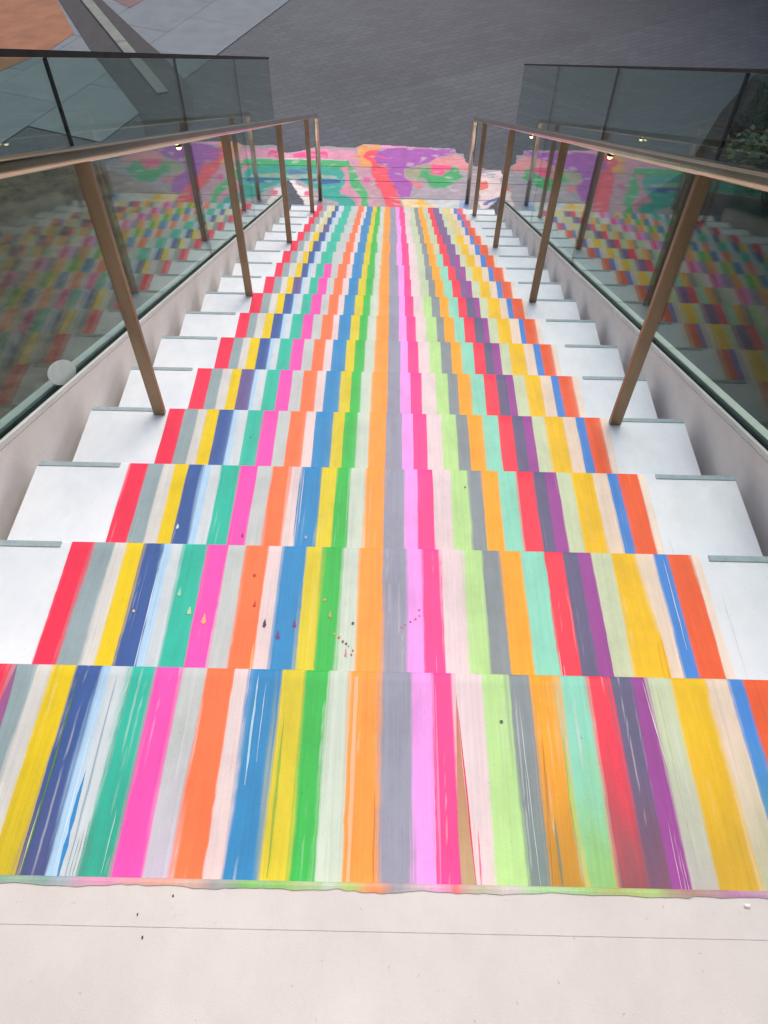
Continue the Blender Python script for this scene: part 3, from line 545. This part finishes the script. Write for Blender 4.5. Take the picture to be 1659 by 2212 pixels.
for si, (a, b, c) in enumerate(sm):
    k = 8; pr = [(-.0, LAND_Z+.0016), (LAND_Y-.0055, LAND_Z+.0016), (LAND_Y-.0015, LAND_Z-.0012), (LAND_Y+.001, LAND_Z-.006), (LAND_Y+.001, LAND_Z-.10)]
    verts, faces = [], []
    for i in range(k+1):
        x = a+(b-a)*i/k; w_ = .0105+.0045*noise.noise((x*22, 1.3, 0))+.002*noise.noise((x*90, 3.3, 0))
        for j, (y, z) in enumerate(pr): verts.append((x, LAND_Y-w_ if j == 0 else y, z))
    for i in range(k):
        for j in range(4): o_ = i*5+j; faces.append((o_, o_+1, o_+6, o_+5))
    me = bpy.data.meshes.new('paint_smear'); me.from_pydata(verts, [], faces)
    base = Vector(lin(c)); pv, nx = Vector(lin(sm[max(0, si-1)][2])), Vector(lin(sm[min(len(sm)-1, si+1)][2]))
    def smc(v):
        t = (v[0]-a)/(b-a); q = base.lerp(pv, max(0, .5-t*1.4)).lerp(nx, max(0, .5-(1-t)*1.4))
        return tuple(q.lerp(Vector(lin((196, 202, 186))), max(0, min(1, .3+.5*noise.noise((v[0]*26, v[1]*60, 2))))))
    paint_layer(me, [smc(v) for v in verts])
    link('paint_smear', me, M_PAINT, landing)

# ------------------------------------------------------------------ side walls, glass, handrails
JY = (-3.0, -.46, 1.01, 2.475, 3.94, 5.415, 6.89)
def gtop(y): return GZ - .948 - .377*(y-2.48) if y > -.46 else GZ+.160
def lbase(y): return max(nline(y), 0) if y > ny(-1) else LAND_Z
for side, word, xf in ((-1, 'left', xl), (1, 'right', xr)):
    X = lambda o: (lambda y: xf(y)+side*o)
    ys = [-3.0, ny(-1), 6.89]
    wall = empty('side_wall', (xf(3), 3.2, 0)); tag(wall, 'low beige rendered wall along the %s side of the stairs' % word, 'wall', 'low walls on both sides of the stairs')
    prof = [(y, lbase(y)+.081) for y in ys] + [(6.89, max(0.0, nline(6.89)-.42))] + [(4.0, nline(4.0)-.42), (-.24, LAND_Z-.45), (-3.0, LAND_Z-.45)]
    bm = bmesh.new(); prism(bm, prof, X(0), X(.076)); from_bm('wall_body', bm, M_KERB, wall)
    prof = [(y, lbase(y)+.0835) for y in ys] + [(y, lbase(y)+.101) for y in ys[::-1]]
    bm = bmesh.new(); prism(bm, prof, X(-.001), X(.009)); from_bm('coping', bm, M_COPE, wall)
    bm = bmesh.new(); prism(bm, prof, X(.045), X(.077)); from_bm('coping', bm, M_COPE, wall)
    bal = empty('glass_balustrade', (xf(3)+side*.046, 3.2, lbase(3)+.13)); tag(bal, 'tall tinted glass balustrade on the %s side of the stairs' % word, 'balustrade', 'glass balustrades on both sides of the stairs')
    prof = [(y, lbase(y)+.0815) for y in ys] + [(y, lbase(y)+.088) for y in ys[::-1]]
    bm = bmesh.new(); prism(bm, prof, X(.0095), X(.0225)); from_bm('gasket', bm, M_DARK, bal)
    bm = bmesh.new(); prism(bm, prof, X(.0355), X(.0445)); from_bm('gasket', bm, M_DARK, bal)
    for a, b in zip(JY, JY[1:]):
        yy = [a+.005, b-.005]
        if a < ny(-1) < b: yy = [a+.005, ny(-1), b-.005]
        prof = [(y, lbase(y)+.090) for y in yy] + [(y, gtop(y)) for y in yy[::-1]]
        bm = bmesh.new(); prism(bm, prof, X(.023), X(.035)); from_bm('glass_panel', bm, M_GLASS, bal)
        bm = bmesh.new(); prism(bm, [(b-.0048, lbase(b)+.092), (b+.0048, lbase(b)+.092), (b+.0048, gtop(b)-.001), (b-.0048, gtop(b)-.001)], X(.0235), X(.0345))
        from_bm('joint_seal' if b < 6 else 'end_trim', bm, M_DARK, bal)
        cy = [a+.001, b-.001 if b < 6 else b+.005]; h = .022 if side < 0 else .013
        bm = bmesh.new(); prism(bm, [(y, gtop(y)+.001) for y in cy] + [(y, gtop(y)+h) for y in cy[::-1]], X(.019), X(.039)); from_bm('top_cap', bm, M_TRIM, bal)
    # handrail
    hx = (lambda y: -.758+.004*(y-1.79)) if side < 0 else (lambda y: .770+.0065*(y-1.79))
    hr = empty('handrail', (hx(3), 3.4, 0)); tag(hr, 'bronze handrail on square posts down the %s side of the stairs' % word, 'handrail', 'bronze handrails on both sides of the stairs')
    RH, YE, rad = .862, 7.40, .024
    path_ = [(hx(-2.6), -2.6, LAND_Z+RH), (hx(-.1), -.1, LAND_Z+RH), (hx(.1), .1, LAND_Z+RH-.01), (hx(.3), .3, nline(.3)+RH)]
    path_ += [(hx(y), y, nline(y)+RH) for y in [1+.5*k for k in range(13)]]
    zt = nline(YE)+RH
    path_ += [(hx(YE), YE-.055, zt+.025), (hx(YE), YE-.02, zt+.006), (hx(YE), YE-.004, zt-.02), (hx(YE), YE, zt-.06), (hx(YE), YE, .012)]
    bm = bmesh.new(); sweep(bm, path_, rad, 28, True, (.023, .018)); from_bm('rail', bm, M_RAIL, hr, True)
    for n in (-5, -1, 3, 7, 11, 15):
        y = ny(n)-.028; zb = nz(n) if n >= -1 else LAND_Z
        ztop = (nline(y) if n >= -1 else LAND_Z)+RH-.010
        bm = bmesh.new(); add_box(bm, hx(y)-.019, hx(y)+.019, y-.010, y+.010, zb+.0005, ztop, .0025); from_bm('post', bm, M_BRONZE, hr)
    for y in ((2.63, 4.25) if side > 0 else (2.63,)):
        zc = nline(y)+RH-.018
        bm = bmesh.new(); bmesh.ops.create_cone(bm, cap_ends=True, segments=14, radius1=.011, radius2=.013, depth=.012, matrix=Matrix.Translation((hx(y), y, zc-.004)))
        lp = from_bm('rail_lamp', bm, M_TRIM, hr)
        bm = bmesh.new(); bmesh.ops.create_uvsphere(bm, u_segments=12, v_segments=8, radius=.0085, matrix=Matrix.Translation((hx(y), y, zc-.012))); from_bm('lens', bm, M_LED, lp, True)
    if side < 0:  # oval plate on the glass drawn in place of a reflected bright spot
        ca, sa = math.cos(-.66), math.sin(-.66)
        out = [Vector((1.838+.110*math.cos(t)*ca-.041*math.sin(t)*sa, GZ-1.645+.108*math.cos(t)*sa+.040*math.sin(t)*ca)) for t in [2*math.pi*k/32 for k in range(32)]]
        bm = bmesh.new(); prism(bm, [(q.x, q.y) for q in out], X(.0215), X(.0228)); from_bm('reflection_disc', bm, M_REFL, bal)['label'] = 'pale oval plate standing in for a reflection at the foot of the glass'

# ------------------------------------------------------------------ bits on the landing and planting beside the stairs
for x, y in ((-.267, .2005), (-.309, .178), (-.297, .152)):
    bm = bmesh.new(); bmesh.ops.create_icosphere(bm, subdivisions=1, radius=.0013)
    for v in bm.verts: v.co *= 1+.5*noise.noise(v.co*900+Vector((x*50, 0, 0))); v.co.z *= .4; v.co.y *= 1.6
    bmesh.ops.translate(bm, verts=bm.verts, vec=(x, y, LAND_Z+.001))
    tag(from_bm('grit_speck', bm, M_SPECK, None), 'tiny dark speck of grit on the white landing', 'grit', 'specks of grit on the landing')
bm = bmesh.new(); bmesh.ops.create_icosphere(bm, subdivisions=2, radius=.0045)
for v in bm.verts: v.co *= 1+.5*noise.noise(v.co*160); v.co.z *= .18; v.co.y *= .55
bmesh.ops.translate(bm, verts=bm.verts, vec=(.492, .203, LAND_Z+.0022))
tag(from_bm('paint_flake', bm, M_FLAKE, None), 'loose white flake of paint at the right end of the landing edge', 'paint flake')

def leaves(bm, n, c, rad, size, flat=0):
    for _ in range(n):
        d = Vector((random.gauss(0, 1), random.gauss(0, 1), random.gauss(0, 1))).normalized(); r = random.random()**.4
        p = Vector((c[0]+d.x*rad[0]*r, c[1]+d.y*rad[1]*r, max(.01, c[2]+d.z*rad[2]*r)))
        a = random.uniform(0, 6.28); t = Vector((math.cos(a), math.sin(a), random.uniform(-.3, .7))).normalized(); s = t.cross(Vector((random.uniform(-.4, .4), random.uniform(-.4, .4), 1))).normalized()
        L = size*random.uniform(.6, 1.3)
        q = [p, p+t*L*.5+s*L*.28, p+t*L, p+t*L*.5-s*L*.28]
        bm.faces.new([bm.verts.new(v) for v in q])
def shrub(x, y, h, w_, m, label):
    e = empty('shrub', (x, y, .01)); tag(e, label, 'shrub', 'shrubs in the dark bed on the right')
    bm = bmesh.new()
    for k in range(7):
        a = 6.28*k/7+random.random(); rr = w_*random.uniform(.25, .6)
        leaves(bm, 210, (x+math.cos(a)*rr, y+math.sin(a)*rr, h*random.uniform(.45, .8)), (w_*.42, w_*.42, h*.32), .085)
    from_bm('crown', bm, m, e)
    bm = bmesh.new()
    for k in range(5):
        a = 6.28*k/5; sweep(bm, [(x, y, .0), (x+math.cos(a)*w_*.15, y+math.sin(a)*w_*.15+.001, h*.3), (x+math.cos(a)*w_*.4, y+math.sin(a)*w_*.4, h*.7)], .012, 6)
    from_bm('trunk', bm, M_STEM, e)
for a in ((3.9, 7.3, .9, .75, M_LEAF, 'dark leafy shrub behind the right glass, nearest the stairs'), (5.3, 8.3, 1.1, .9, M_LEAF, 'larger dark shrub at the right edge beyond the glass'),
          (5.6, 6.6, 1.2, .9, M_LEAF, 'tallest dark shrub at the back of the right bed')):
    shrub(*a)
def scatter(name, n, poly, size, m, label, up_=.0):
    xs = [p[0] for p in poly]; ys = [p[1] for p in poly]; bm = bmesh.new(); c = 0
    def inside(x, y):
        r = False; j = len(poly)-1
        for i in range(len(poly)):
            if (poly[i][1] > y) != (poly[j][1] > y) and x < (poly[j][0]-poly[i][0])*(y-poly[i][1])/(poly[j][1]-poly[i][1])+poly[i][0]: r = not r
            j = i
        return r
    while c < n:
        x, y = random.uniform(min(xs), max(xs)), random.uniform(min(ys), max(ys))
        if not inside(x, y) or noise.noise((x*1.3, y*1.3, len(name))) < random.uniform(-.35, .1): continue
        a = random.uniform(0, 6.28); L = size*random.uniform(.6, 1.4); lean = random.uniform(.1, 1.0); d = Vector((math.cos(a)*lean, math.sin(a)*lean, 1)).normalized(); s = Vector((-math.sin(a), math.cos(a), 0))*L*.14
        p = Vector((x, y, .01)); bm.faces.new([bm.verts.new(v) for v in (p-s*.6, p+s*.6, p+d*L*.6+s, p+d*L+Vector((math.cos(a), math.sin(a), -.3))*L*.25)]); c += 1
    tag(from_bm(name, bm, m, None), label, 'ground cover', kind='stuff')
scatter('grass', 16000, [(3.9, 8.9), (4.4, 9.6), (5.0, 10.7), (8, 11), (8, 8.4), (4.9, 8.6)], .10, M_LEAF2, 'dark grass at the right edge beyond the glass')

def shade_tree(x, y, h, w_, label):  # out-of-view trees, added to block sky and darken the right of the plaza
    e = empty('shade_tree', (x, y, 0)); tag(e, label, 'shade_tree', 'unseen trees added to shade the right side')
    bm = bmesh.new()
    for k in range(26):
        a = random.uniform(0, 6.28); rr = w_*random.random()**.5*.8
        leaves(bm, 200, (x+math.cos(a)*rr, y+math.sin(a)*rr, h*random.uniform(.25, .92)), (w_*.34, w_*.34, h*.12), .2)
    from_bm('crown', bm, M_LEAF, e)
    bm = bmesh.new(); sweep(bm, [(x, y, 0), (x+.05, y+.02, h*.3), (x-.04, y-.03, h*.6), (x, y, h*.85)], .13, 10)
    for k in range(6):
        a = k*1.05; sweep(bm, [(x, y, h*.35+k*.1), (x+math.cos(a)*w_*.3, y+math.sin(a)*w_*.3+.01, h*.5+k*.1), (x+math.cos(a)*w_*.6, y+math.sin(a)*w_*.6, h*.7)], .04, 6)
    from_bm('trunk', bm, M_STEM, e)
shade_tree(9.2, 10.6, 6.5, 2.6, 'unseen broadleaf canopy added to shade the far end of the plaza on the right')
shade_tree(8.0, 5.6, 6.0, 2.4, 'unseen broadleaf canopy added for shade beside the right bed near the stairs')

M_BRICK, t_, b_ = mat('dark_brick')
br_ = N(t_, 'ShaderNodeTexBrick', Scale=1.0); br_.inputs['Brick Width'].default_value = .22; br_.inputs['Row Height'].default_value = .075; br_.inputs['Mortar Size'].default_value = .006
br_.inputs['Color1'].default_value = (*lin((58, 40, 38)), 1); br_.inputs['Color2'].default_value = (*lin((44, 34, 34)), 1); br_.inputs['Mortar'].default_value = (*lin((50, 46, 46)), 1)
mp_ = coords(t_); sw_ = N(t_, 'ShaderNodeSeparateXYZ'); cb_ = N(t_, 'ShaderNodeCombineXYZ'); ad_ = N(t_, 'ShaderNodeMath', operation='ADD')
t_.links.new(mp_, sw_.inputs[0]); t_.links.new(sw_.outputs[0], ad_.inputs[0]); t_.links.new(sw_.outputs[1], ad_.inputs[1]); t_.links.new(ad_.outputs[0], cb_.inputs[0]); t_.links.new(sw_.outputs[2], cb_.inputs[1])
t_.links.new(cb_.outputs[0], br_.inputs['Vector']); t_.links.new(br_.outputs[0], b_.inputs['Base Color']); b_.inputs['Roughness'].default_value = .85
bb = empty('brick_building', (9, 16, 0)); tag(bb, 'dark brick building at the top right corner of the plaza', 'building')
box('wall', M_BRICK, bb, 5.95, 15, 12.4, 30, 0, 8.5); box('plinth', M_TRIM, bb, 5.90, 15.05, 12.35, 30.05, 0.001, .30, .01); box('roof', M_TRIM, bb, 5.7, 15.3, 12.1, 30.3, 8.502, 8.8)
for wy in (14, 17, 20, 23):
    for wz in (1.2, 4.6):
        wn = box('window', M_TRIM, bb, 5.90, 5.948, wy, wy+1.5, wz, wz+1.8, .01); box('pane', M_PANE, wn, 5.893, 5.899, wy+.08, wy+1.42, wz+.08, wz+1.72)
